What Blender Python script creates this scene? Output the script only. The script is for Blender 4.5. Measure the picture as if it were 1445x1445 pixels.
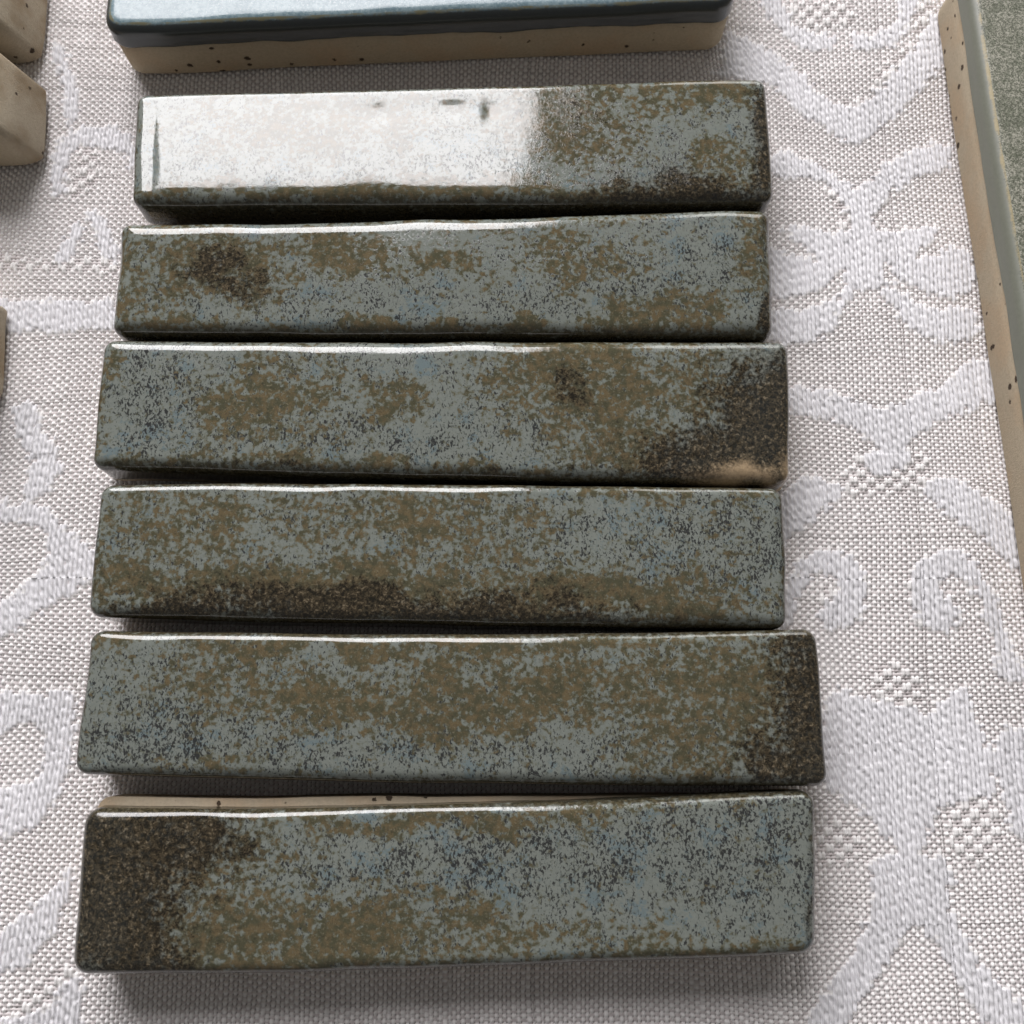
import bpy, bmesh, math, random
import numpy as np
from mathutils import Vector

for o in list(bpy.data.objects):
    bpy.data.objects.remove(o)
S = bpy.context.scene
COL = S.collection
MM = 0.001
R_ = math.radians

# ------------------------------------------------------------------ camera
cam_d = bpy.data.cameras.new("camera")
cam = bpy.data.objects.new("camera", cam_d)
COL.objects.link(cam)
cam.location = (0, -29.405 * MM, 150.966 * MM)
cam.rotation_euler = (R_(11.783), 0, 0)
cam_d.sensor_width = 36.0
cam_d.lens = 36.0 * 1400 / 1445
cam_d.clip_start = 0.005
cam_d.clip_end = 20.0
cam_d.dof.use_dof = True
cam_d.dof.focus_distance = 0.1475
cam_d.dof.aperture_fstop = 34.0
S.camera = cam

# ------------------------------------------------------------------ light: a tall window beyond the table, a dim room around it
W = bpy.data.worlds.new("World")
S.world = W
W.use_nodes = True
bg = W.node_tree.nodes["Background"]
bg.inputs[0].default_value = (1.0, 0.97, 0.94, 1)
bg.inputs[1].default_value = 0.14

def area(name, c, target, w, h, power, color):
    d = bpy.data.lights.new(name, 'AREA')
    d.shape = 'RECTANGLE'
    d.size = w
    d.size_y = h
    d.energy = power
    d.color = color
    o = bpy.data.objects.new(name, d)
    COL.objects.link(o)
    o.location = c
    o.rotation_euler = (Vector(target) - Vector(c)).to_track_quat('-Z', 'Y').to_euler()
    return o

# main window: plane y = 0.75 m, from x0 to x1, z0 to z1
WY, WX0, WX1, WZ0, WZ1 = 0.75, -0.58, 0.018, 0.22, 1.20
L1 = 11.3
a1 = (WX1 - WX0) * (WZ1 - WZ0)
area("window_light", ((WX0 + WX1) / 2, WY, (WZ0 + WZ1) / 2), ((WX0 + WX1) / 2, 0, (WZ0 + WZ1) / 2), WX1 - WX0, WZ1 - WZ0, L1 * math.pi * a1, (1.0, 0.975, 0.99))
# second, lower pane to the right
area("side_window_light", (0.30, 0.75, 0.27), (0.10, 0.0, 0.10), 0.36, 0.40, 4.0 * math.pi * 0.36 * 0.40, (1.0, 0.98, 0.95))

S.view_settings.view_transform = 'Standard'
S.view_settings.look = 'None'
S.view_settings.exposure = 0.0
S.view_settings.gamma = 1.0

# ------------------------------------------------------------------ helpers
rng = np.random.default_rng(7)

def smooth_noise(n_oct, seed, period=1.0):
    r = np.random.default_rng(seed)
    ks = r.uniform(0.5, 1.0, n_oct) * (np.arange(n_oct) + 1.0) / period * 2 * math.pi
    ph = r.uniform(0, 6.28, n_oct)
    am = 1.0 / (np.arange(n_oct) + 1.2)
    def f(x):
        x = np.asarray(x, float)
        return sum(a * np.sin(k * x + p) for a, k, p in zip(am, ks, ph)) / am.sum()
    return f

class Noise2:
    """value noise on a plane, numpy"""
    def __init__(self, seed):
        self.t = np.random.default_rng(seed).uniform(-1, 1, (256, 256))
    def __call__(self, x, y):
        x = np.asarray(x, float); y = np.asarray(y, float)
        xi = np.floor(x).astype(int); yi = np.floor(y).astype(int)
        fx = x - xi; fy = y - yi
        fx = fx * fx * (3 - 2 * fx); fy = fy * fy * (3 - 2 * fy)
        t = self.t; m = 255
        a = t[xi & m, yi & m]; b = t[(xi + 1) & m, yi & m]
        c = t[xi & m, (yi + 1) & m]; d = t[(xi + 1) & m, (yi + 1) & m]
        return (a * (1 - fx) + b * fx) * (1 - fy) + (c * (1 - fx) + d * fx) * fy

def mesh_from(name, verts, faces, mat, attrs=None, smooth=True):
    me = bpy.data.meshes.new(name)
    verts = np.asarray(verts, np.float32)
    me.from_pydata([tuple(v) for v in verts.tolist()], [], faces)
    if smooth:
        me.polygons.foreach_set("use_smooth", np.ones(len(me.polygons), bool))
    for k, v in (attrs or {}).items():
        at = me.attributes.new(k, 'FLOAT', 'POINT')
        at.data.foreach_set("value", np.asarray(v, np.float32))
    me.materials.append(mat)
    me.update()
    return me

def link(name, me, parent=None):
    o = bpy.data.objects.new(name, me)
    COL.objects.link(o)
    if parent:
        o.parent = parent
    return o

def thing(name, label, cat, loc, group=None):
    o = bpy.data.objects.new(name, None)
    COL.objects.link(o)
    o.location = loc
    o.empty_display_size = 0.01
    o["label"] = label
    o["category"] = cat
    if group:
        o["group"] = group
    return o

# ------------------------------------------------------------------ node helpers
class NT:
    def __init__(self, name):
        self.m = bpy.data.materials.new(name)
        self.m.use_nodes = True
        self.t = self.m.node_tree
        self.b = self.t.nodes["Principled BSDF"]
    def n(self, typ, **kw):
        nd = self.t.nodes.new(typ)
        for k, v in kw.items():
            setattr(nd, k, v)
        return nd
    def put(self, sock, v):
        if isinstance(v, bpy.types.NodeSocket):
            self.t.links.new(v, sock)
        else:
            sock.default_value = v
    def math(self, op, a, b=0.0, c=0.0, clamp=False):
        nd = self.n('ShaderNodeMath', operation=op, use_clamp=clamp)
        for s, v in zip(nd.inputs, (a, b, c)):
            self.put(s, v)
        return nd.outputs[0]
    def attr(self, name):
        return self.n('ShaderNodeAttribute', attribute_name=name).outputs['Fac']
    def mm(self, seed=True):
        tc = self.n('ShaderNodeTexCoord')
        v = self.n('ShaderNodeVectorMath', operation='SCALE')
        self.put(v.inputs[0], tc.outputs['Object']); v.inputs['Scale'].default_value = 1000.0
        if not seed:
            return v.outputs[0]
        oi = self.n('ShaderNodeObjectInfo')
        w = self.n('ShaderNodeVectorMath', operation='SCALE')
        self.put(w.inputs[0], oi.outputs['Location']); w.inputs['Scale'].default_value = 3170.0
        a = self.n('ShaderNodeVectorMath', operation='ADD')
        self.put(a.inputs[0], v.outputs[0]); self.put(a.inputs[1], w.outputs[0])
        return a.outputs[0]
    def noise(self, vec, scale, detail=3.0, rough=0.55, dist=0.0, off=0.0, stretch=None):
        if off or stretch:
            mp = self.n('ShaderNodeMapping')
            self.put(mp.inputs[0], vec)
            mp.inputs[1].default_value = (off, off * 0.7, off * 1.3)
            if stretch:
                mp.inputs[2].default_value = (0, 0, stretch[0])
                mp.inputs[3].default_value = (stretch[1], stretch[2], 1)
            vec = mp.outputs[0]
        nd = self.n('ShaderNodeTexNoise')
        self.put(nd.inputs['Vector'], vec)
        nd.inputs['Scale'].default_value = scale
        nd.inputs['Detail'].default_value = detail
        nd.inputs['Roughness'].default_value = rough
        nd.inputs['Distortion'].default_value = dist
        return nd.outputs['Fac']
    def step(self, v, lo, hi):
        nd = self.n('ShaderNodeMapRange', interpolation_type='SMOOTHSTEP')
        self.put(nd.inputs[0], v); self.put(nd.inputs[1], lo); self.put(nd.inputs[2], hi)
        return nd.outputs[0]
    def mix(self, f, a, b):
        nd = self.n('ShaderNodeMix', data_type='RGBA')
        self.put(nd.inputs[0], f)
        for s, v in ((nd.inputs[6], a), (nd.inputs[7], b)):
            self.put(s, v if isinstance(v, bpy.types.NodeSocket) else (*v, 1.0))
        return nd.outputs[2]
    def bump(self, hgt, dist, strength=1.0, normal=None):
        nd = self.n('ShaderNodeBump')
        self.put(nd.inputs['Height'], hgt)
        nd.inputs['Distance'].default_value = dist
        nd.inputs['Strength'].default_value = strength
        if normal is not None:
            self.put(nd.inputs['Normal'], normal)
        return nd.outputs[0]

def cen(k, x):  # (x - 0.5) * k
    return k.math('SUBTRACT', x, 0.5)

# ------------------------------------------------------------------ materials
def bar_glaze():
    k = NT("reactive_glaze")
    p = k.mm()
    brown, dark, speck, rim = (k.attr(a) for a in ("brown", "dark", "speck", "rim"))
    n1 = k.noise(p, 0.34, 3, 0.55, 0.4)
    n2 = k.noise(p, 1.15, 3, 0.5, 0.2, off=13)
    n3 = k.noise(p, 5.5, 2, 0.6, 0, off=31)
    rag = k.math('MULTIPLY', cen(k, n1), 1.5)
    rag = k.math('MULTIPLY_ADD', cen(k, n2), 2.6, rag)
    rag = k.math('MULTIPLY_ADD', cen(k, n3), 0.5, rag)
    fb = k.math('ADD', brown, rag)
    brn = k.step(fb, 0.31, 0.63)
    tran = k.step(fb, 0.05, 0.45)
    # blue-grey crystals
    n4 = k.noise(p, 2.6, 3, 0.6, 0, off=57)
    blue = k.mix(n4, (0.143, 0.160, 0.142), (0.232, 0.250, 0.224))
    n5 = k.noise(p, 0.25, 2, 0.5, 0, off=71)
    blue = k.mix(k.step(k.math('MULTIPLY_ADD', cen(k, n2), 0.9, n5), 0.55, 0.66), blue, (0.145, 0.185, 0.19))
    green = k.mix(n4, (0.105, 0.115, 0.088), (0.190, 0.198, 0.162))
    col = k.mix(tran, blue, green)
    # olive and ochre glass
    n6 = k.noise(p, 0.7, 3, 0.55, 0, off=91)
    ochre = k.mix(k.step(n6, 0.40, 0.62), (0.072, 0.069, 0.040), (0.128, 0.098, 0.052))
    ochre = k.mix(k.math('MULTIPLY', k.step(n4, 0.55, 0.70), 0.8), ochre, (0.185, 0.165, 0.11))
    ochre = k.mix(k.math('MULTIPLY', k.step(n3, 0.56, 0.68), 0.6), ochre, (0.045, 0.038, 0.024))
    col = k.mix(brn, col, ochre)
    # black flecks in the crystal layer
    s1 = k.noise(p, 2.0, 3, 0.7, 0.5, off=101, stretch=(0.35, 1.45, 0.85))
    s2 = k.noise(p, 0.35, 2, 0.5, 0, off=117)
    sp = k.math('MULTIPLY_ADD', cen(k, s2), 0.26, s1)
    sp = k.math('MULTIPLY_ADD', speck, 0.085, sp)
    sp = k.step(sp, 0.60, 0.685)
    sp = k.math('MULTIPLY', sp, k.math('SUBTRACT', 1.0, k.math('MULTIPLY', brn, 0.80)))
    col = k.mix(k.math('MULTIPLY', sp, 0.93), col, (0.020, 0.020, 0.021))
    # burnt, metallic brown
    n7 = k.noise(p, 1.9, 4, 0.75, 0.4, off=133)
    fd = k.math('MULTIPLY_ADD', cen(k, n2), 0.9, dark)
    fd = k.math('MULTIPLY_ADD', cen(k, n1), 0.9, fd)
    fd = k.math('MULTIPLY_ADD', k.math('SUBTRACT', 0.5, n7), 1.5, fd)
    dk = k.math('MULTIPLY', k.step(fd, 0.20, 0.85), 0.93)
    burnt = k.mix(k.step(n7, 0.40, 0.60), (0.006, 0.0048, 0.0032), (0.058, 0.044, 0.025))
    burnt = k.mix(k.math('MULTIPLY', k.step(n7, 0.57, 0.66), 0.8), burnt, (0.23, 0.185, 0.125))
    col = k.mix(dk, col, burnt)
    # thin glaze over the arris: darker olive
    fr = k.math('MULTIPLY_ADD', cen(k, n2), 0.9, rim)
    rm = k.step(fr, 0.35, 0.65)
    olive = k.mix(k.step(n7, 0.35, 0.68), (0.022, 0.019, 0.011), (0.085, 0.072, 0.042))
    col = k.mix(k.math('MULTIPLY', rm, 0.93), col, olive)
    k.put(k.b.inputs['Base Color'], col)
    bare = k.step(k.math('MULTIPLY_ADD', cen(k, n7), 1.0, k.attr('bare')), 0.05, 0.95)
    col = k.mix(k.math('MULTIPLY', bare, 0.9), col, (0.52, 0.38, 0.23))  # tan: clay through thin glaze, plus a warm edge reflection painted into the colour
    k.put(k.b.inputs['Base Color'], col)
    # skin
    rgh = k.math('MULTIPLY_ADD', dk, 0.04, 0.03)
    rgh = k.math('MULTIPLY_ADD', brn, 0.02, rgh)
    rgh = k.math('MULTIPLY_ADD', cen(k, n2), 0.03, rgh)
    k.put(k.b.inputs['Roughness'], rgh)
    k.b.inputs['IOR'].default_value = 1.62
    h1 = k.noise(p, 3.0, 3, 0.6, 0, off=151)
    hgt = k.math('MULTIPLY_ADD', sp, -0.7, h1)
    hgt = k.math('MULTIPLY_ADD', k.math('MULTIPLY', k.math('MAXIMUM', dk, k.math('MULTIPLY', rm, 0.6)), n7), 3.2, hgt)
    b1 = k.bump(hgt, 0.0055 * MM, 1.0)
    h2 = k.noise(p, 0.35, 2, 0.5, 0, off=171)
    b2 = k.bump(h2, 0.02 * MM, 1.0, b1)
    k.put(k.b.inputs['Normal'], b2)
    return k.m

def plain_glaze(name, c0, c1, cflk, crim, flk=(0.56, 0.66), rough=0.2, scale=1.6, side=None):
    k = NT(name)
    p = k.mm()
    rim, wall = k.attr("rim"), k.attr("wall")
    a = k.noise(p, 0.22, 3, 0.55, 0.3)
    b = k.noise(p, scale, 4, 0.65, 0.4, off=11)
    c = k.noise(p, scale * 2.2, 3, 0.7, 0.3, off=23)
    col = k.mix(k.step(k.math('MULTIPLY_ADD', cen(k, b), 1.3, k.math('MULTIPLY_ADD', cen(k, a), 0.6, 0.5)), 0.34, 0.68), c0, c1)
    col = k.mix(k.math('MULTIPLY', k.step(c, *flk), 0.8), col, cflk)
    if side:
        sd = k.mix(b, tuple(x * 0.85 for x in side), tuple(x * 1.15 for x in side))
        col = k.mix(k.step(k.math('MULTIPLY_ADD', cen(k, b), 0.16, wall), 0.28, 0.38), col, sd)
    fr = k.math('MULTIPLY_ADD', cen(k, b), 0.5, rim)
    col = k.mix(k.math('MULTIPLY', k.step(fr, 0.35, 0.75), 0.9), col, crim)
    k.put(k.b.inputs['Base Color'], col)
    k.put(k.b.inputs['Roughness'], k.math('MULTIPLY_ADD', cen(k, b), 0.15, rough))
    k.b.inputs['IOR'].default_value = 1.52
    h1 = k.noise(p, 2.2, 3, 0.6, 0, off=41)
    k.put(k.b.inputs['Normal'], k.bump(h1, 0.012 * MM, 1.0, k.bump(a, 0.05 * MM)))
    return k.m

def clay(name, base, pits=0.35, warm=(0.50, 0.385, 0.26)):
    k = NT(name)
    p = k.mm()
    a = k.noise(p, 0.12, 3, 0.55)
    b = k.noise(p, 2.2, 4, 0.6, 0, off=9)
    col = k.mix(k.step(a, 0.42, 0.66), base, warm)
    col = k.mix(k.math('MULTIPLY', k.step(b, 0.35, 0.7), 0.45), col, tuple(x * 0.72 for x in base))
    v = k.n('ShaderNodeTexVoronoi', feature='F1')
    k.put(v.inputs['Vector'], p); v.inputs['Scale'].default_value = 0.42
    wv = k.n('ShaderNodeSeparateColor'); k.put(wv.inputs[0], v.outputs['Color'])
    size = k.math('MULTIPLY', k.step(wv.outputs[0], pits, 1.0), 0.23)
    dd = k.math('MULTIPLY_ADD', cen(k, b), 0.40, v.outputs['Distance'])
    spot = k.math('MULTIPLY', k.math('SUBTRACT', 1.0, k.step(dd, k.math('SUBTRACT', size, 0.05), size)), k.step(size, 0.02, 0.04))
    f2 = k.step(k.noise(p, 2.0, 2, 0.5, 0, off=77), 0.74, 0.78)
    col = k.mix(k.math('MULTIPLY', f2, 0.6), col, (0.17, 0.10, 0.05))
    col = k.mix(k.math('MULTIPLY', spot, 0.92), col, (0.035, 0.018, 0.010))
    k.put(k.b.inputs['Base Color'], col)
    k.b.inputs['Roughness'].default_value = 0.82
    k.b.inputs['Specular IOR Level'].default_value = 0.25
    g = k.noise(p, 3.5, 4, 0.65, 0, off=5, stretch=(0.3, 0.35, 1.2))
    hgt = k.math('MULTIPLY_ADD', spot, -2.0, g)
    k.put(k.b.inputs['Normal'], k.bump(hgt, 0.15 * MM, 1.0))
    return k.m

def cloth_mat():
    k = NT("damask_cotton")
    p = k.mm(False)
    c = k.n('ShaderNodeAttribute', attribute_name="yarn").outputs['Color']
    f = k.noise(p, 4.0, 4, 0.7, 0.2, stretch=(0.4, 1.8, 0.8))
    d = k.noise(p, 0.035, 3, 0.5)
    hs = k.n('ShaderNodeHueSaturation')
    k.put(hs.inputs['Color'], c)
    k.put(hs.inputs['Value'], k.math('MULTIPLY_ADD', cen(k, f), 0.30, k.math('MULTIPLY_ADD', cen(k, d), 0.12, 1.0)))
    k.put(k.b.inputs['Base Color'], hs.outputs[0])
    k.b.inputs['Roughness'].default_value = 0.72
    k.b.inputs['Specular IOR Level'].default_value = 0.30
    k.b.inputs['Sheen Weight'].default_value = 0.08
    g = k.noise(p, 7.0, 2, 0.6, 0, stretch=(0.5, 2.0, 0.6))
    k.put(k.b.inputs['Normal'], k.bump(g, 0.035 * MM, 1.0))
    return k.m

M_BAR = bar_glaze()
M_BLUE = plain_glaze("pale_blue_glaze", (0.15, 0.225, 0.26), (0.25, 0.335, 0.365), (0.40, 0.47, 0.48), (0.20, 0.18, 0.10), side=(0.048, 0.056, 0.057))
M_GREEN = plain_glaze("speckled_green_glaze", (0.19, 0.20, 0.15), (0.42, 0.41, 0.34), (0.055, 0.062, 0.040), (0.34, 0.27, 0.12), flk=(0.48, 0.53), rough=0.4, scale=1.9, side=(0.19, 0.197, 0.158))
M_CLAY = clay("cream_stoneware", (0.50, 0.42, 0.305))
M_CLAY2 = clay("grey_stoneware", (0.45, 0.385, 0.29), pits=0.35, warm=(0.30, 0.225, 0.14))

# ------------------------------------------------------------------ tiles
def blob_field(s, t, blobs, L, Wd, seed, soft=False):
    f = np.zeros_like(s)
    nz = Noise2(seed)
    ws = s + 0.022 * nz(s * 16, t * 3.4) + 0.012 * nz(s * 41, t * 8); wt = t + 0.11 * nz(s * 19 + 40, t * 3.5 + 9) + 0.05 * nz(s * 45 + 3, t * 9)
    for (cs, ct, rs, rt, a) in blobs:
        d = np.sqrt(((ws - cs) / rs) ** 2 + ((wt - ct) / rt) ** 2)
        v = a * 1.3 * np.exp(-0.95 * d * d) if soft else a * 0.9 * np.clip(1.5 - d, 0, 1)
        f = np.maximum(f, v) if a > 0 else f + v
    return f

def make_tile(label, cat, group, quad, bow=(0, 0), h=10.0, zlow=3.0, r=(1.6, 2.0, 1.5), rc=1.9, tilt=0.0, roll=0.0,
              crown=0.12, seed=1, glaze=None, clay_m=None, fields=None, step=0.7, clay_out=-0.28, zamp=0.5, wob=0.16, dents=(), zend=None, flare=(0, 0), ledge=0.0):
    """one ceramic tile: clay body plus the glaze coat that wraps its top and runs down the sides.
    quad = far-left, far-right, near-left, near-right outline corners in mm; r = arris radius far / near / ends"""
    q = np.array(quad, float)
    c0 = q.mean(0)
    q = q - c0
    L = 0.5 * (np.linalg.norm(q[1] - q[0]) + np.linalg.norm(q[3] - q[2]))
    Wd = 0.5 * (np.linalg.norm(q[2] - q[0]) + np.linalg.norm(q[3] - q[1]))
    nz = Noise2(seed * 13 + 5)
    def axis(n_len):
        Rm = max(r)
        a = Rm * (1 - np.cos(np.linspace(0, math.pi / 2, 9)))
        n = max(4, int(round((n_len - 2 * Rm) / step)))
        mid = np.linspace(Rm, n_len - Rm, n + 1)[1:-1]
        return np.concatenate([a, mid, (n_len - a)[::-1]])
    ax_, ay_ = axis(L), axis(Wd)
    nx, ny = len(ax_), len(ay_)
    X, Y = np.meshgrid(ax_ - L / 2, ay_ - Wd / 2, indexing='ij')   # Y: -W/2 = far, +W/2 = near
    # round the plan corners
    hx, hy = L / 2 - rc, Wd / 2 - rc
    cm = (np.abs(X) > hx) & (np.abs(Y) > hy)
    A = np.where(cm, (np.abs(X) - hx) / rc, 0); Bq = np.where(cm, (np.abs(Y) - hy) / rc, 0)
    Xc = np.where(cm, np.sign(X) * (hx + rc * A * np.sqrt(np.maximum(0, 1 - Bq ** 2 / 2))), X)
    Yc = np.where(cm, np.sign(Y) * (hy + rc * Bq * np.sqrt(np.maximum(0, 1 - A ** 2 / 2))), Y)
    # distance inside the rounded rectangle
    qx, qy = np.abs(Xc) - hx, np.abs(Yc) - hy
    sdf = np.minimum(np.maximum(qx, qy), 0) + np.hypot(np.maximum(qx, 0), np.maximum(qy, 0)) - rc
    d = np.maximum(-sdf, 0)
    s = Xc / L + 0.5; t = Yc / Wd + 0.5
    wn = np.exp(-((1 - t) * Wd / 4) ** 2); wf = np.exp(-(t * Wd / 4) ** 2); we = np.exp(-(np.minimum(s, 1 - s) * L / 4) ** 2)
    Rr = (r[0] * wf + r[1] * wn + r[2] * we + 1e-6 * r[0]) / (wf + wn + we + 1e-6)
    Rr = Rr * (1 + 0.16 * nz(s * 13, t * 3 + 7))
    u = np.clip(1 - d / Rr, 0, 1)
    drop = Rr * (1 - np.sqrt(np.maximum(0, 1 - u * u)))
    def plan(s_, t_):
        p = ((1 - s_)[..., None] * (1 - t_)[..., None] * q[0] + s_[..., None] * (1 - t_)[..., None] * q[1]
             + (1 - s_)[..., None] * t_[..., None] * q[2] + s_[..., None] * t_[..., None] * q[3])
        bw = 4 * s_ * (1 - s_)
        p[..., 1] += bow[0] * bw * (1 - t_) + bow[1] * bw * t_
        p[..., 1] += wob * nz(s_ * 9 + 3, np.round(t_) * 5 + 1.5) * np.abs(t_ - 0.5) * 2
        p[..., 0] += wob * nz(t_ * 4 + 20, np.round(s_) * 5 + 3.5) * np.abs(s_ - 0.5) * 2
        return p
    P = plan(s, t)
    lift = tilt * (t - 0.5) * Wd + roll * (s - 0.5) * L
    wave = 0.15 * nz(s * 5 + 1, t * 1.6) + 0.05 * nz(s * 14, t * 3.1 + 4)
    und = np.clip(d / (Rr * 1.2), 0, 1)
    for (cs, ct, rs, rt, a) in dents:
        wave = wave + a * np.exp(-((s - cs) / rs) ** 2 - ((t - ct) / rt) ** 2)
    Z = h + lift + crown * (1 - (2 * t - 1) ** 2) + (wave + 0.0) * und - drop
    V = [np.stack([P[..., 0], P[..., 1], Z], -1).reshape(-1, 3)]
    idx = np.arange(nx * ny).reshape(nx, ny)
    F = np.stack([idx[:-1, :-1], idx[:-1, 1:], idx[1:, 1:], idx[1:, :-1]], -1).reshape(-1, 4).tolist()
    # outline loop (counter-clockwise seen from above)
    loop = np.concatenate([idx[:-1, -1], idx[-1, :0:-1], idx[:0:-1, 0], idx[0, :-1]])
    Vt = V[0]
    B0 = Vt[loop]
    tang = np.roll(B0[:, :2], -1, 0) - np.roll(B0[:, :2], 1, 0)
    nrm = np.stack([tang[:, 1], -tang[:, 0]], -1)
    nrm /= np.linalg.norm(nrm, axis=1, keepdims=True) + 1e-9
    if (nrm * B0[:, :2]).sum() < 0:
        nrm = -nrm
    N = len(loop)
    arc = np.concatenate([[0], np.cumsum(np.linalg.norm(np.diff(B0[:, :2], axis=0), axis=1))])
    per = arc[-1] + np.linalg.norm(B0[0, :2] - B0[-1, :2])
    th = arc / per * 2 * math.pi
    zn = nz(np.cos(th) * 6 + 11, np.sin(th) * 6 + 2) * zamp + nz(np.cos(th) * 17 + 1, np.sin(th) * 17) * zamp * 0.3
    zl = zlow + zn
    if zend is not None:      # glaze stops high on the right-hand end
        wend = np.clip((s.reshape(-1)[loop] - 0.985) / 0.012, 0, 1)
        zl = zl * (1 - wend) + (B0[:, 2] - zend) * wend
    z0 = B0[:, 2]
    zl = np.minimum(zl, z0 - 0.5)
    wv = []
    def ring(zz, off):
        return np.concatenate([B0[:, :2] + nrm * np.asarray(off).reshape(-1, 1), zz[:, None]], 1)
    fr = [0.25, 0.5, 0.72, 0.86, 0.95, 1.0]
    of = [0.04, 0.06, 0.10, 0.15, 0.08, -0.10]
    rings = [loop]
    base = len(Vt)
    for f_, o_ in zip(fr, of):
        jit = o_ + 0.05 * nz(th * 12, np.full(N, f_ * 4.0))
        V.append(ring(z0 + (zl - z0) * f_, jit)); wv.append(np.full(N, f_))
        rings.append(np.arange(base, base + N)); base += N
    V.append(ring(zl + 0.05, np.full(N, -0.45))); wv.append(np.full(N, 1.0)); rings.append(np.arange(base, base + N)); base += N
    for a_, b_ in zip(rings[:-1], rings[1:]):
        F += np.stack([a_, b_, np.roll(b_, -1), np.roll(a_, -1)], -1).tolist()
    Vg = np.concatenate(V)
    # attributes
    sA = np.concatenate([s.reshape(-1)] + [s.reshape(-1)[loop]] * 7)
    tA = np.concatenate([t.reshape(-1)] + [t.reshape(-1)[loop]] * 7)
    dA = np.concatenate([d.reshape(-1), np.zeros(7 * N)])
    wall = np.concatenate([0.55 * np.clip(1 - d / max(r), 0, 1).reshape(-1) ** 0.7] + [0.45 + 0.55 * w for w in wv])
    attrs = {"wall": wall}
    if fields:
        attrs["brown"] = blob_field(sA, tA, fields.get("brown", []), L, Wd, seed) + fields.get("b0", 0.12) - 0.09
        attrs["dark"] = blob_field(sA, tA, fields.get("dark", []), L, Wd, seed + 1, True)
        attrs["speck"] = fields.get("s0", 0.56) + blob_field(sA, tA, fields.get("speck", []), L, Wd, seed + 2)
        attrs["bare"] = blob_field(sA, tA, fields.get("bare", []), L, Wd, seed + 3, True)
        attrs["rim"] = np.clip(1.2 - dA / 1.25, 0, 1) * 0.66 + 0.2 * np.concatenate([np.zeros(nx * ny)] + wv)
    else:
        rd = np.concatenate([(np.exp(-((d - max(r) * 0.55) / 0.27) ** 2) * (0.85 + 0.4 * nz(s * 60, t * 60))).reshape(-1), np.zeros(7 * N)])
        attrs["rim"] = rd
    # move to the tile's own frame, metres
    root = thing("ceramic_tile", label, cat, (c0[0] * MM, c0[1] * MM, 0), group)
    g = link("glaze_coat", mesh_from("glaze_coat", Vg * MM, [tuple(f) for f in F], glaze, attrs), root)
    # clay body
    zc = np.minimum(z0 - 0.35, h - 1.2) - (1.6 if ledge else 0)
    prof = [(0.0, clay_out - 0.55), (0.18, clay_out - 0.18), (0.6, clay_out), (0.35, None), (1.0, None)]
    CV = []; nr = 0
    co = clay_out + 0.10 * nz(np.cos(th) * 5 + 31, np.sin(th) * 5 + 17)
    for z_, o_ in prof[:3]:
        CV.append(ring(np.full(N, z_), co + (o_ - clay_out)))
    CV.append(ring(0.6 + (zc - 0.6) * 0.5, co)); CV.append(ring(zc, co));
    for q_, c_ in zip(CV, (1, 1, .95, .5, 0)):
        q_[:, 0] += flare[0] * c_ * nrm[:, 0]; q_[:, 1] += flare[1] * c_ * nrm[:, 1] + ledge * np.maximum(nrm[:, 1], 0) * (1 - np.clip((s.reshape(-1)[loop] - .35) / .5, 0, 1)) ** 0.7 * (0.4 if c_ == 1 else 1)
    CV.append(ring(zc + 0.02, np.full(N, -2.2)))
    nr = len(CV)
    CVa = np.concatenate(CV)
    CF = []
    for k_ in range(nr - 1):
        a_ = np.arange(k_ * N, (k_ + 1) * N); b_ = a_ + N
        CF += np.stack([a_, np.roll(a_, -1), np.roll(b_, -1), b_], -1).tolist()
    CF.append(list(range(N))[::-1]); CF.append(list(range((nr - 1) * N, nr * N)))
    link("clay_body", mesh_from("clay_body", CVa * MM, [tuple(f) for f in CF], clay_m), root)
    return root, (B0[:, :2] + c0)

GROUP = "row of six narrow glazed tiles"
Q = {
 1: [(-60.27, 68.49), (40.85, 71.56), (-59.2, 48.86), (40.8, 49.23)],
 2: [(-60.85, 45.97), (40.44, 48.74), (-61.01, 27.79), (39.84, 27.33)],
 3: [(-61.8, 26.88), (41.85, 26.65), (-61.99, 6.66), (40.69, 4.29)],
 4: [(-60.34, 4.4), (39.72, 3.76), (-60.62, -15.12), (39.28, -16.85)],
 5: [(-59.75, -17.05), (43.34, -16.85), (-60.71, -36.78), (43.76, -38.49)],
 6: [(-58.73, -41.42), (41.96, -38.96), (-58.83, -62.9), (40.63, -60.25)]}
outlines = []
def T(k, label, **kw):
    _, o = make_tile(label, "tile", GROUP, Q[k], glaze=M_BAR, clay_m=M_CLAY, seed=k, **kw)
    outlines.append(o)

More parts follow.
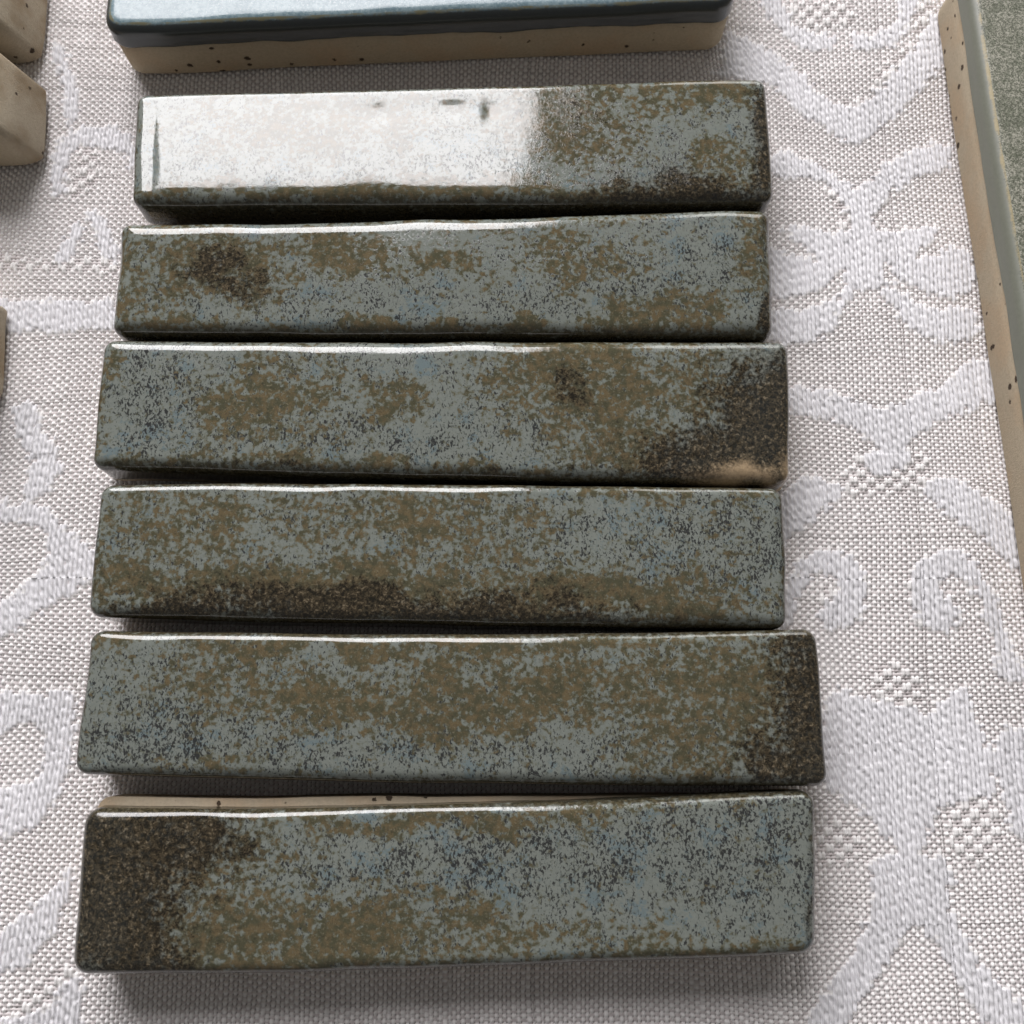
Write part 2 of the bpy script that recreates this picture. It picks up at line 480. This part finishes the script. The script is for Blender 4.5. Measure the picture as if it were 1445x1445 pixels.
T(1, "farthest back bar tile of the row, white window reflection over its left part",
  bow=(-0.27, 0.0), tilt=0.035, dents=((.385, .23, .035, .10, -.28), (.50, .22, .045, .09, -.26), (.565, .24, .02, .10, -.22), (.030, .45, .008, .42, -.20)), r=(1.3, 2.2, 1.8), fields=dict(b0=0.10,
  brown=[(.68, .28, .12, .36, .75), (.9, .12, .12, .14, .7), (.93, .7, .05, .25, .6), (.5, .92, .6, .09, .75), (.3, .3, .2, .3, .6)],
  dark=[(.86, .95, .16, .17, .75), (1.0, .6, .035, .6, .95), (.72, .25, .05, .25, .35)], speck=[(.8, .6, .2, .2, .4), (.95, .3, .05, .3, .4)]))
T(2, "second bar tile from the back, burnt brown patch near its left end",
  bow=(-0.45, 0.1), tilt=-0.02, r=(2.3, 2.0, 2.8), fields=dict(b0=0.08,
  brown=[(.16, .42, .12, .30, .85), (.08, .12, .07, .12, .6), (.35, .36, .07, .2, .75), (.5, .40, .07, .2, .72), (.70, .36, .08, .25, .6), (.84, .86, .11, .16, .8), (.5, .98, .6, .07, .8), (0, .5, .02, .6, .7), (.97, .3, .04, .4, .6), (.6, .05, .3, .05, .5), (.05, .6, .06, .4, .5)],
  dark=[(.14, .38, .05, .22, .85), (.2, .55, .05, .15, .6), (1.0, .6, .02, .6, .8)], speck=[(.35, .75, .3, .2, .4), (.75, .6, .2, .3, .45), (.92, .35, .1, .3, .5)]))
T(3, "third bar tile from the back, rusty dark right end and pale rim",
  bow=(-0.0, -0.1), zend=0.7, flare=(1.6, 0), r=(2.2, 2.0, 1.5), fields=dict(b0=0.05,
  brown=[(.24, .45, .10, .33, .82), (.42, .48, .06, .16, .75), (.69, .30, .13, .38, .9), (.76, .68, .08, .30, .8), (.85, .3, .08, .4, .6), (.35, .93, .5, .06, .7), (.24, .90, .10, .1, .7), (0, .5, .015, .6, .6)],
  dark=[(.685, .38, .035, .18, .6), (.97, .62, .085, .55, 1.0), (.88, .85, .12, .25, .8), (.5, 1.0, .6, .05, .4)], bare=[(.925, 1.0, .085, .09, .62), (1.0, .88, .016, .22, .6)], speck=[(.07, .45, .07, .4, .75), (.4, .72, .3, .2, .55), (.35, .15, .2, .1, .4)]))  # near-edge bare blob also paints in a warm reflection
T(4, "third bar tile from the front, dark brown band along its near edge",
  bow=(0.3, -0.2), r=(1.5, 2.0, 1.5), fields=dict(b0=0.17,
  brown=[(.14, .30, .12, .25, .45), (.3, .25, .12, .22, .35), (.48, .25, .12, .28, .6), (.62, .3, .08, .25, .42), (.30, .78, .34, .22, .85), (.72, .82, .22, .18, .85), (.06, .78, .08, .2, .7), (.8, .05, .2, .06, .5)],
  dark=[(.40, .90, .34, .17, .85), (.12, .95, .12, .12, .7), (.7, .92, .14, .12, .6)], speck=[(.9, .45, .14, .4, .7), (.72, .35, .14, .2, .4), (.06, .5, .03, .2, .4)]))
T(5, "second bar tile from the front, its dark right end reaching out beyond the others",
  bow=(-0.6, -0.53), r=(1.5, 1.8, 1.6), fields=dict(b0=0.13,
  brown=[(.20, .35, .10, .32, .5), (.34, .45, .12, .22, .75), (.56, .42, .24, .26, .76), (.86, .45, .13, .55, .70), (.4, .04, .6, .07, .8), (.62, .15, .18, .2, .45), (.2, .95, .1, .06, .5)],
  dark=[(1.0, .55, .085, .62, 1.0), (.96, .9, .10, .2, .8), (.9, .75, .06, .2, .6)], speck=[(.10, .72, .12, .28, .95), (.3, .8, .2, .15, .6), (.55, .77, .28, .13, .75), (.2, .2, .1, .2, .3)]))
T(6, "nearest bar tile of the row, dark brown left end, black flecked grey middle",
  bow=(-0.76, -0.38), zlow=6.9, zamp=0.25, ledge=1.5, r=(1.5, 1.8, 2.0), rc=2.2, fields=dict(b0=0.04,
  brown=[(.16, .25, .14, .4, .6), (.22, .82, .14, .35, .85), (.38, .78, .10, .30, .85), (.52, .72, .06, .15, .7), (.55, .88, .12, .14, .7), (.74, .86, .10, .10, .6), (.5, .07, .28, .09, .85), (.85, .05, .1, .05, .5), (.9, .97, .2, .05, .7)],
  dark=[(.04, .4, .13, .75, .95), (.12, .2, .12, .25, .8), (.08, .9, .09, .3, .9), (1.0, .6, .012, .5, .6)], speck=[(.6, .35, .28, .25, .85), (.9, .35, .12, .35, .95), (.42, .3, .1, .15, .5)]))

# larger tiles that reach into the frame
_, o = make_tile("wide pale blue glazed tile behind the row, showing its cream clay side", "tile", None,
  [(-65.5, 122.0), (36.4, 125.0), (-65.6, 78.2), (36.2, 83.2)], h=11.6, zlow=7.3, zamp=0.5, r=(1.8, 2.0, 1.8), rc=3.2, seed=21, glaze=M_BLUE, clay_m=M_CLAY, wob=0.3, clay_out=-0.1)
outlines.append(o)
_, o = make_tile("large speckled green tile on the right, with its cream clay edge turned to the row", "tile", None,
  [(73.4, 92.0), (125.0, 96.0), (78.6, -24.0), (130.0, -20.0)], h=11.6, zlow=7.8, zamp=0.3, r=(2.0, 2.0, 2.0), rc=3.0, seed=23, glaze=M_GREEN, clay_m=M_CLAY, wob=0.25, clay_out=-0.1)
outlines.append(o)
for lab, quad, sd in (("bare clay tile end in the far left corner, behind another clay tile", [(-185.0, 100.5), (-84.7, 103.0), (-185.0, 82.0), (-83.9, 80.6)], 31),
                      ("bare clay tile end at the far left, in front of another clay tile", [(-184.0, 73.0), (-82.6, 76.3), (-184.0, 56.0), (-81.7, 61.4)], 33),
                      ("clay tile end showing only as a thin brown sliver at the left edge", [(-186.0, 36.0), (-85.1, 36.4), (-186.0, 19.0), (-84.3, 19.6)], 35)):
    _, o = make_tile(lab, "tile", "clay tile ends on the left", quad, h=12.4, zlow=11.2, zamp=0.2, flare=(3.5, 0.3), r=(1.1, 1.1, 1.1), rc=1.6, seed=sd, glaze=M_GREEN, clay_m=M_CLAY2, wob=0.3, clay_out=-0.05)
    outlines.append(o)

# ------------------------------------------------------------------ tablecloth
AXIS=58.11
SATIN=[[[37.5,88.1],[43.5,85.8],[48.4,82.0],[53.1,76.3],[58.6,73.7],[63.2,77.8],[67.3,82.8],[70.0,86.2],[72.3,90.1],[76.8,94.0],[76.3,88.1],[73.2,80.5],[67.7,74.5],[64.0,70.7],[59.4,67.0],[56.5,67.0],[53.0,69.6],[48.2,73.7],[44.2,78.6],[39.2,81.2],[37.3,82.0]],[[58.9,87.4],[59.4,85.4],[61.4,84.7],[64.5,85.1],[67.8,88.1],[70.2,93.2],[70.3,97.9],[66.8,97.9],[67.2,93.2],[66.2,89.7],[63.3,87.8],[60.6,87.4]],[[43.4,95.5],[43.9,93.2],[46.5,89.7],[50.3,85.4],[52.9,84.7],[56.1,85.8],[56.5,87.4],[53.2,88.1],[49.8,89.3],[47.7,93.2],[47.2,96.3]],[[43.9,64.5],[49.6,63.4],[54.0,60.1],[57.8,57.8],[60.9,59.8],[64.8,64.1],[69.9,65.6],[73.9,66.1],[73.9,61.9],[68.8,60.5],[64.3,57.2],[62.2,55.5],[60.7,52.6],[60.4,48.7],[60.4,40.2],[54.6,40.2],[56.0,50.5],[55.5,53.7],[53.8,57.2],[50.7,59.4],[43.7,60.1]],[[60.1,49.1],[62.4,49.1],[65.7,49.8],[69.9,50.1],[70.1,48.4],[65.6,45.2],[68.5,44.9],[73.2,47.0],[75.8,44.2],[75.4,40.2],[72.4,38.3],[67.7,39.0],[64.6,40.4],[61.9,43.1],[60.1,45.2]],[[56.1,49.1],[53.9,49.1],[50.6,49.8],[46.3,50.1],[46.2,48.4],[50.6,45.2],[47.7,44.9],[43.0,47.0],[40.4,44.2],[40.8,40.2],[43.8,38.3],[48.6,39.0],[51.7,40.4],[54.3,43.1],[56.1,45.2]],[[59.9,42.5],[61.4,40.4],[63.8,38.3],[65.9,37.0],[69.0,36.3],[75.1,36.3],[75.3,32.2],[74.6,31.2],[69.8,30.5],[65.5,31.9],[62.6,35.6],[60.3,39.4]],[[56.3,42.5],[54.9,40.4],[52.5,38.3],[50.3,37.0],[47.2,36.3],[41.2,36.3],[40.9,32.2],[41.6,31.2],[46.4,30.5],[50.8,31.9],[53.6,35.6],[55.9,39.4]],[[39.7,23.8],[45.0,22.8],[51.5,21.8],[58.8,19.5],[63.9,21.2],[69.5,23.8],[73.5,26.8],[76.8,28.1],[81.2,31.4],[80.5,23.8],[76.8,21.2],[72.2,18.9],[65.7,16.3],[62.4,13.4],[60.4,12.1],[58.3,12.4],[54.8,15.6],[50.8,16.9],[44.7,17.9],[39.5,19.2]],[[55.8,12.1],[62.3,12.7],[62.8,11.1],[59.8,8.3],[57.3,8.3],[55.6,10.2]],[[63.9,5.4],[68.0,7.7],[70.5,7.3],[73.9,4.5],[76.4,2.6],[80.3,-0.8],[79.6,-7.8],[76.8,-6.0],[72.7,-1.7],[68.9,0.5],[66.1,3.2]],[[52.4,5.4],[48.2,7.7],[45.7,7.3],[42.3,4.5],[39.8,2.6],[35.9,-0.8],[36.6,-7.8],[39.4,-6.0],[43.6,-1.7],[47.3,0.5],[50.1,3.2]],[[61.9,-6.9],[64.5,-4.7],[67.9,-3.8],[71.1,-5.7],[73.7,-9.9],[75.0,-14.7],[75.8,-18.8],[77.4,-23.2],[73.8,-23.2],[73.8,-17.4],[72.9,-14.7],[71.5,-10.8],[69.1,-7.8],[67.0,-7.8],[65.6,-9.6],[68.1,-12.0],[67.8,-15.3],[63.6,-15.3],[61.8,-12.3]],[[54.3,-6.9],[51.7,-4.7],[48.3,-3.8],[45.1,-5.7],[42.5,-9.9],[41.2,-14.7],[40.5,-18.8],[38.9,-23.2],[42.4,-23.2],[42.4,-17.4],[43.3,-14.7],[44.7,-10.8],[47.1,-7.8],[49.3,-7.8],[50.6,-9.6],[48.1,-12.0],[48.4,-15.3],[52.6,-15.3],[54.4,-12.3]],[[46.7,-28.4],[50.7,-24.7],[53.0,-25.8],[56.4,-27.0],[59.9,-27.3],[63.0,-29.0],[66.5,-25.6],[69.5,-25.3],[69.4,-29.0],[71.3,-33.3],[71.2,-40.1],[68.0,-41.1],[63.9,-42.2],[62.0,-44.4],[60.5,-48.2],[57.4,-48.2],[55.0,-45.8],[51.3,-41.7],[46.1,-37.5]],[[72.6,-32.5],[76.1,-30.8],[79.3,-32.5],[77.6,-47.5],[74.4,-47.0],[72.6,-41.0],[71.9,-36.8]],[[52.4,-50.2],[56.8,-48.4],[60.5,-48.4],[64.0,-50.8],[63.5,-55.9],[65.5,-60.9],[67.9,-65.0],[72.5,-69.2],[74.9,-72.7],[70.5,-72.7],[66.5,-71.3],[64.1,-67.1],[62.0,-62.4],[60.6,-59.6],[59.0,-58.5],[57.3,-59.0],[54.8,-61.9],[51.8,-65.8],[48.8,-68.9],[46.9,-72.2],[41.1,-72.2],[44.8,-66.3],[49.3,-61.1],[52.2,-55.9]],[[-75.9,67.9],[-72.8,69.1],[-68.1,69.1],[-64.2,66.8],[-63.0,62.7],[-64.0,61.5],[-64.4,62.7],[-66.1,64.7],[-70.4,65.3],[-73.6,65.3],[-75.4,62.7],[-74.6,56.9],[-76.7,56.9],[-77.7,61.5],[-77.5,65.6]],[[-75.0,44.5],[-74.1,47.8],[-72.3,51.2],[-71.2,51.2],[-72.0,45.0]],[[-71.0,54.3],[-68.3,53.8],[-66.9,51.5],[-64.7,47.3],[-65.5,44.2],[-67.7,45.9],[-69.1,50.6]],[[-88.0,38.0],[-78.7,37.5],[-64.8,37.2],[-64.5,32.5],[-72.4,32.1],[-82.8,32.3],[-87.4,32.8]],[[-76.8,77.5],[-75.6,78.7],[-74.3,73.9],[-75.0,69.4],[-76.6,69.7]],[[-80.1,20.1],[-77.0,20.1],[-75.2,16.1],[-71.7,12.4],[-71.6,5.8],[-73.9,4.6],[-76.2,5.8],[-76.0,10.3],[-78.7,15.0]],[[-81.0,4.6],[-75.3,3.7],[-71.9,2.4],[-69.2,-0.8],[-64.1,-4.3],[-64.6,-7.8],[-68.0,-10.4],[-73.6,-14.2],[-78.5,-17.9],[-81.0,-15.2],[-75.1,-9.8],[-72.1,-6.5],[-71.5,-2.1],[-75.0,0.7],[-80.6,1.2]],[[-78.7,-26.3],[-73.5,-25.8],[-66.2,-25.8],[-65.9,-32.0],[-65.9,-36.1],[-68.1,-42.1],[-71.7,-45.3],[-76.6,-46.1],[-77.2,-40.1],[-71.2,-38.1],[-70.0,-34.1],[-72.0,-30.0],[-78.2,-31.0]],[[-63.4,-50.8],[-64.2,-55.4],[-66.9,-60.6],[-72.5,-65.3],[-75.3,-67.2],[-75.9,-61.5],[-70.3,-56.8],[-66.6,-53.0]],[[-62.3,-64.4],[-61.0,-70.8],[-65.7,-73.6],[-73.6,-73.6],[-71.9,-70.8],[-66.1,-69.0]],[[-79.3,84.8],[-77.0,84.0],[-75.8,79.3],[-74.1,73.9],[-75.7,69.8],[-77.3,76.6]],[[34.9,80.0],[41.2,83.4],[46.0,82.7],[50.6,77.9],[40.9,78.6]]]
PEBBLE=[[[49.4,93.2],[59.0,93.2],[58.7,89.7],[53.9,88.9],[49.6,90.8]],[[70.6,93.2],[73.3,93.2],[70.1,87.8],[66.3,83.1],[64.9,82.0],[62.7,80.1],[60.4,75.2],[58.6,74.1],[56.4,76.0],[57.6,74.1],[62.5,77.1],[68.5,84.3]],[[52.5,57.2],[54.4,56.5],[56.1,53.0],[55.8,47.3],[53.9,48.7],[54.8,52.6]],[[63.7,57.2],[61.8,56.5],[60.1,53.0],[60.5,47.3],[62.3,48.7],[61.4,52.6]],[[55.8,11.8],[62.5,11.8],[65.6,11.5],[65.4,9.6],[64.2,6.1],[60.1,4.8],[56.4,4.5],[52.8,5.1],[51.8,7.7],[54.4,10.8]],[[61.6,-6.9],[62.5,-6.9],[62.0,-12.9],[63.3,-15.3],[61.6,-14.1],[61.0,-10.5]],[[54.6,-6.9],[53.7,-6.9],[54.2,-12.9],[52.9,-15.3],[54.6,-14.1],[55.2,-10.5]],[[65.9,-9.9],[68.2,-10.5],[68.4,-14.7],[67.2,-14.7]],[[50.3,-9.9],[48.0,-10.5],[47.8,-14.7],[49.0,-14.7]],[[56.9,-21.5],[59.9,-20.6],[61.8,-22.4],[62.7,-25.6],[60.5,-27.6],[56.5,-26.4],[55.5,-24.1]],[[52.5,-36.5],[55.7,-35.9],[55.4,-39.8],[54.7,-41.8],[53.8,-38.7]],[[64.1,-36.8],[66.0,-37.3],[65.8,-39.8],[62.9,-43.2],[62.6,-39.8]],[[44.2,-45.1],[49.4,-43.7],[51.4,-48.1],[49.0,-50.2],[44.5,-49.7]],[[65.0,-41.8],[70.9,-41.0],[71.0,-48.1],[66.5,-50.2],[64.6,-47.0]],[[55.6,-59.8],[56.0,-60.9],[53.0,-64.5],[50.5,-67.3],[49.4,-67.6],[53.1,-62.7]],[[-73.7,63.8],[-71.9,64.7],[-70.2,63.3],[-70.1,58.6],[-71.2,56.9],[-74.9,56.6],[-73.1,59.8]],[[-85.7,45.3],[-78.9,44.5],[-73.8,44.5],[-69.7,45.0],[-65.0,44.5],[-65.0,42.0],[-69.5,42.8],[-76.2,42.8],[-85.4,42.8]],[[-76.7,12.9],[-74.2,15.0],[-71.8,13.2],[-73.9,11.5]],[[-68.3,-66.7],[-62.6,-63.4],[-62.9,-65.3],[-67.0,-69.9],[-71.8,-71.3]]]


def inside(px, py, poly):
    c = np.zeros(px.shape, bool)
    n = len(poly)
    x0, y0 = poly[-1]
    for x1, y1 in poly:
        if y0 != y1:
            k = ((y1 > py) != (y0 > py)) & (px < (x0 - x1) * (py - y1) / (y0 - y1) + x1)
            c ^= k
        x0, y0 = x1, y1
    return c

def curve(poly):
    """closed Catmull-Rom through the points, so that motifs have drawn curves"""
    p = np.array(poly, float); n = len(p); out = []
    for i in range(n):
        a, b, c, d = p[i - 1], p[i], p[(i + 1) % n], p[(i + 2) % n]
        for u in (0, .25, .5, .75):
            out.append(0.5 * ((2 * b) + (c - a) * u + (2 * a - 5 * b + 4 * c - d) * u * u + (3 * b - a - 3 * c + d) * u ** 3))
    return out

PX, PY = 0.67, 0.585                    # warp and weft pitch, mm
SX, SY = 5, 4                           # vertices per pitch
X0, X1, Y0, Y1 = -128.0, 128.0, -100.0, 112.0
nwx, nwy = int((X1 - X0) / PX) // 8 * 8, int((Y1 - Y0) / PY) // 8 * 8
I, J = np.meshgrid(np.arange(nwx), np.arange(nwy), indexing='ij')
cx_, cy_ = X0 + (I + .5) * PX, Y0 + (J + .5) * PY
sat = np.zeros((nwx, nwy), bool); peb = np.zeros((nwx, nwy), bool)
def stamp(dst, poly):
    p = np.array(curve(poly))
    a = max(0, int((p[:, 0].min() - X0) / PX) - 1); b = min(nwx, int((p[:, 0].max() - X0) / PX) + 2)
    c = max(0, int((p[:, 1].min() - Y0) / PY) - 1); d = min(nwy, int((p[:, 1].max() - Y0) / PY) + 2)
    if b > a and d > c:
        dst[a:b, c:d] |= inside(cx_[a:b, c:d], cy_[a:b, c:d], p.tolist())
for p_ in PEBBLE: stamp(peb, p_)
for p_ in SATIN: stamp(sat, p_)
# the jacquard steps the drawing in uneven jumps of one or two threads
r0 = np.random.default_rng(11)
si = np.clip(np.arange(nwx)[:, None] + r0.integers(-1, 2, (nwx, nwy)) * (r0.random((nwx, nwy)) < .45), 0, nwx - 1)
sj = np.clip(np.arange(nwy)[None, :] + r0.integers(-1, 2, (nwx, nwy)) * (r0.random((nwx, nwy)) < .45), 0, nwy - 1)
sat = sat[si, sj]
plain = ((I + J) % 2 == 0)
satin = ((J - 3 * I) % 8 != 0)
basket = ((I // 2 + J // 2) % 2 == 0)
basket |= ((I // 2 + J // 2) % 2 == 1) & False
OV = np.where(sat, satin, np.where(peb, basket, plain)).astype(float)

fx_ = np.arange(nwx * SX + 1); fy_ = np.arange(nwy * SY + 1)
u_ = fx_ / SX; v_ = fy_ / SY
r1 = np.random.default_rng(3)
nzc = Noise2(99)
iu = np.clip(np.floor(u_).astype(int), 0, nwx - 1); jv = np.clip(np.floor(v_).astype(int), 0, nwy - 1)
fu = (u_ - iu)[:, None]; fv = (v_ - jv)[None, :]
def sm(x): return x * x * (3 - 2 * x)
# height of the warp yarn under / over along its length, and of the weft
j0 = np.clip(np.floor(v_ - .5).astype(int), 0, nwy - 1); j1 = np.clip(j0 + 1, 0, nwy - 1); wj = sm(np.clip(v_ - .5 - j0, 0, 1))[None, :]
i0 = np.clip(np.floor(u_ - .5).astype(int), 0, nwx - 1); i1 = np.clip(i0 + 1, 0, nwx - 1); wi = sm(np.clip(u_ - .5 - i0, 0, 1))[:, None]
H = 2 * OV - 1 + r1.normal(0, 1, OV.shape) * np.where(sat, .06, .16)
H = np.where(sat & (OV < .5), 0.25 + r1.normal(0, .12, OV.shape), H)
hw = H[iu][:, j0] * (1 - wj) + H[iu][:, j1] * wj
hf = -(H[i0][:, jv] * (1 - wi) + H[i1][:, jv] * wi)
A_, RW, RF = 0.17, 0.36, 0.34
wt_ = r1.normal(0, .06, nwx)[iu][:, None]; ft_ = r1.normal(0, .08, nwy)[jv][None, :]
hwid = np.where(sat, .485, .46)[iu][:, jv]
cu = (fu - .5 + 0.05 * nzc(v_ * .35, u_[:, None] * .9)) / hwid
cv = (fv - .5 + 0.05 * nzc(u_[:, None] * .35 + 50, v_ * .9)) / np.where(sat, .53, .36)[iu][:, jv]
zw = A_ * hw + RW * (1 + wt_) * (np.sqrt(np.maximum(0, 1 - cu ** 2)) - 1) - 0.12 * (np.abs(cu) > 1)
zf = 0.85 * A_ * hf - 0.15 - 0.16 * sat[iu][:, jv] + RF * (1 + ft_) * (np.sqrt(np.maximum(0, 1 - cv ** 2)) - 1) - 0.25 * (np.abs(cv) > 1)
satv = sat[iu][:, jv]; pebv = peb[iu][:, jv]
ply = r1.uniform(0, 6.28, nwx)[iu][:, None]
zw = zw + np.where(satv, 0.075, 0.02) * np.sin(2 * math.pi * (v_[None, :] * .36 + fu * .8) + ply) + np.where(pebv, .08, 0) * (hw > 0)
top_w = zw >= zf
Zc = np.maximum(np.maximum(zw, zf), -0.66)
GX = X0 + u_ * PX; GY = Y0 + v_ * PY
und = 0.75 * nzc(GX[:, None] / 24., GY[None, :] / 30.) + 0.20 * nzc(GX[:, None] / 8. + 9, GY[None, :] / 9.)
Zc = Zc + und * 0.8 + np.where(satv, .05, 0.0)
Zc = Zc - 0.68
# yarn colours: white warp, greige weft
wv_ = r1.normal(1, .03, nwx)[iu][:, None]
fvv = r1.normal(1, .07, nwy)[jv][None, :]
Cw = np.array([0.755, 0.745, 0.765]); Cp = np.array([0.84, 0.82, 0.81]); Cf = np.array([0.64, 0.59, 0.585])
gap = (np.maximum(zw, zf) < -0.44)
C = np.where(top_w[..., None], np.where(satv[..., None], Cw, Cp) * wv_[..., None], Cf * fvv[..., None])
C = np.where((gap & ~satv)[..., None], np.array([0.15, 0.135, 0.125]), C)

# which blocks of 8 x 8 crossings are in the open and near the view
nbx, nby = nwx // 8, nwy // 8
BX, BY = np.meshgrid(X0 + (np.arange(nbx) * 8 + 4) * PX, Y0 + (np.arange(nby) * 8 + 4) * PY, indexing='ij')
cov = np.zeros((nbx, nby), bool)
for o in outlines:
    c = o.mean(0); e = o - c
    lim = np.abs(e).max(0)
    cov |= inside(BX, BY, (c + e * (lim - 4.6) / lim).tolist())
half = 71.85 + (BY + 71.3) / 164.5 * 17.34 + 20.0
view = (np.abs(BX) < half) & (BY > -88) & (BY < 108)
fine = view & ~cov
idx = np.arange(len(u_) * len(v_)).reshape(len(u_), len(v_))
faces = []
fm = np.repeat(np.repeat(fine, 8 * SX, 0), 8 * SY, 1)
q00 = idx[:-1, :-1][fm]; q10 = idx[1:, :-1][fm]; q11 = idx[1:, 1:][fm]; q01 = idx[:-1, 1:][fm]
Fq = np.stack([q00, q10, q11, q01], -1)
used = np.zeros(idx.size, bool); used[Fq.ravel()] = True
remap = np.cumsum(used) - 1
XX, YY = np.meshgrid(GX, GY, indexing='ij')
# the yarns wander: every thread a little, and the whole cloth is pulled slightly out of square
nd1, nd2 = Noise2(51), Noise2(52)
jx = r1.normal(0, .045, nwx + 1)[np.clip(np.round(u_).astype(int), 0, nwx)][:, None]
jy = r1.normal(0, .045, nwy + 1)[np.clip(np.round(v_).astype(int), 0, nwy)][None, :]
XX = XX + jx + 0.75 * nd1(XX / 19., YY / 23.) + 0.16 * nd1(XX / 3.1 + 40, YY / 5.2)
YY = YY + jy + 0.75 * nd2(XX / 21., YY / 17.) + 0.16 * nd2(XX / 4.6 + 40, YY / 2.8)
VV = np.stack([XX.ravel(), YY.ravel(), Zc.ravel()], -1)[used]
CC = C.reshape(-1, 3)[used]
Fq = remap[Fq]
# elsewhere (under tiles, outside the view) the cloth goes on as plain quads
cb = np.argwhere(np.ones_like(fine))
xs = X0 + np.arange(nbx + 1) * 8 * PX; ys = Y0 + np.arange(nby + 1) * 8 * PY
nv = len(VV)
qv = np.stack([np.stack([xs[cb[:, 0] + a], ys[cb[:, 1] + b], np.full(len(cb), -1.45)], -1) for a, b in ((0, 0), (1, 0), (1, 1), (0, 1))], 1).reshape(-1, 3)
qf = (nv + np.arange(len(cb) * 4)).reshape(-1, 4)
ox = [-420., xs[0], xs[-1], 420.]; oy = [-380., ys[0], ys[-1], 420.]
ov = []
for a in range(3):
    for b in range(3):
        if (a, b) != (1, 1):
            ov += [(ox[a], oy[b], -1.45), (ox[a + 1], oy[b], -1.45), (ox[a + 1], oy[b + 1], -1.45), (ox[a], oy[b + 1], -1.45)]
ov = np.array(ov)
of = (nv + len(qv) + np.arange(len(ov))).reshape(-1, 4)
VV = np.concatenate([VV, qv, ov]); Fq = np.concatenate([Fq, qf, of])
CC = np.concatenate([CC, np.tile([0.58, 0.55, 0.55], (len(qv) + len(ov), 1))])
me = bpy.data.meshes.new("tablecloth")
me.vertices.add(len(VV)); me.loops.add(Fq.size); me.polygons.add(len(Fq))
me.vertices.foreach_set("co", (VV * MM).astype(np.float32).ravel())
me.loops.foreach_set("vertex_index", Fq.astype(np.int32).ravel())
me.polygons.foreach_set("loop_start", (np.arange(len(Fq)) * 4).astype(np.int32))
me.polygons.foreach_set("loop_total", np.full(len(Fq), 4, np.int32))
me.polygons.foreach_set("use_smooth", np.ones(len(Fq), bool))
me.update(calc_edges=True)
ca = me.attributes.new("yarn", 'FLOAT_COLOR', 'POINT')
ca.data.foreach_set("color", np.concatenate([CC, np.ones((len(CC), 1))], 1).astype(np.float32).ravel())
me.materials.append(cloth_mat())
cl = link("tablecloth", me)
cl["label"] = "white and greige damask tablecloth woven with scroll motifs, under all the tiles"
cl["category"] = "tablecloth"
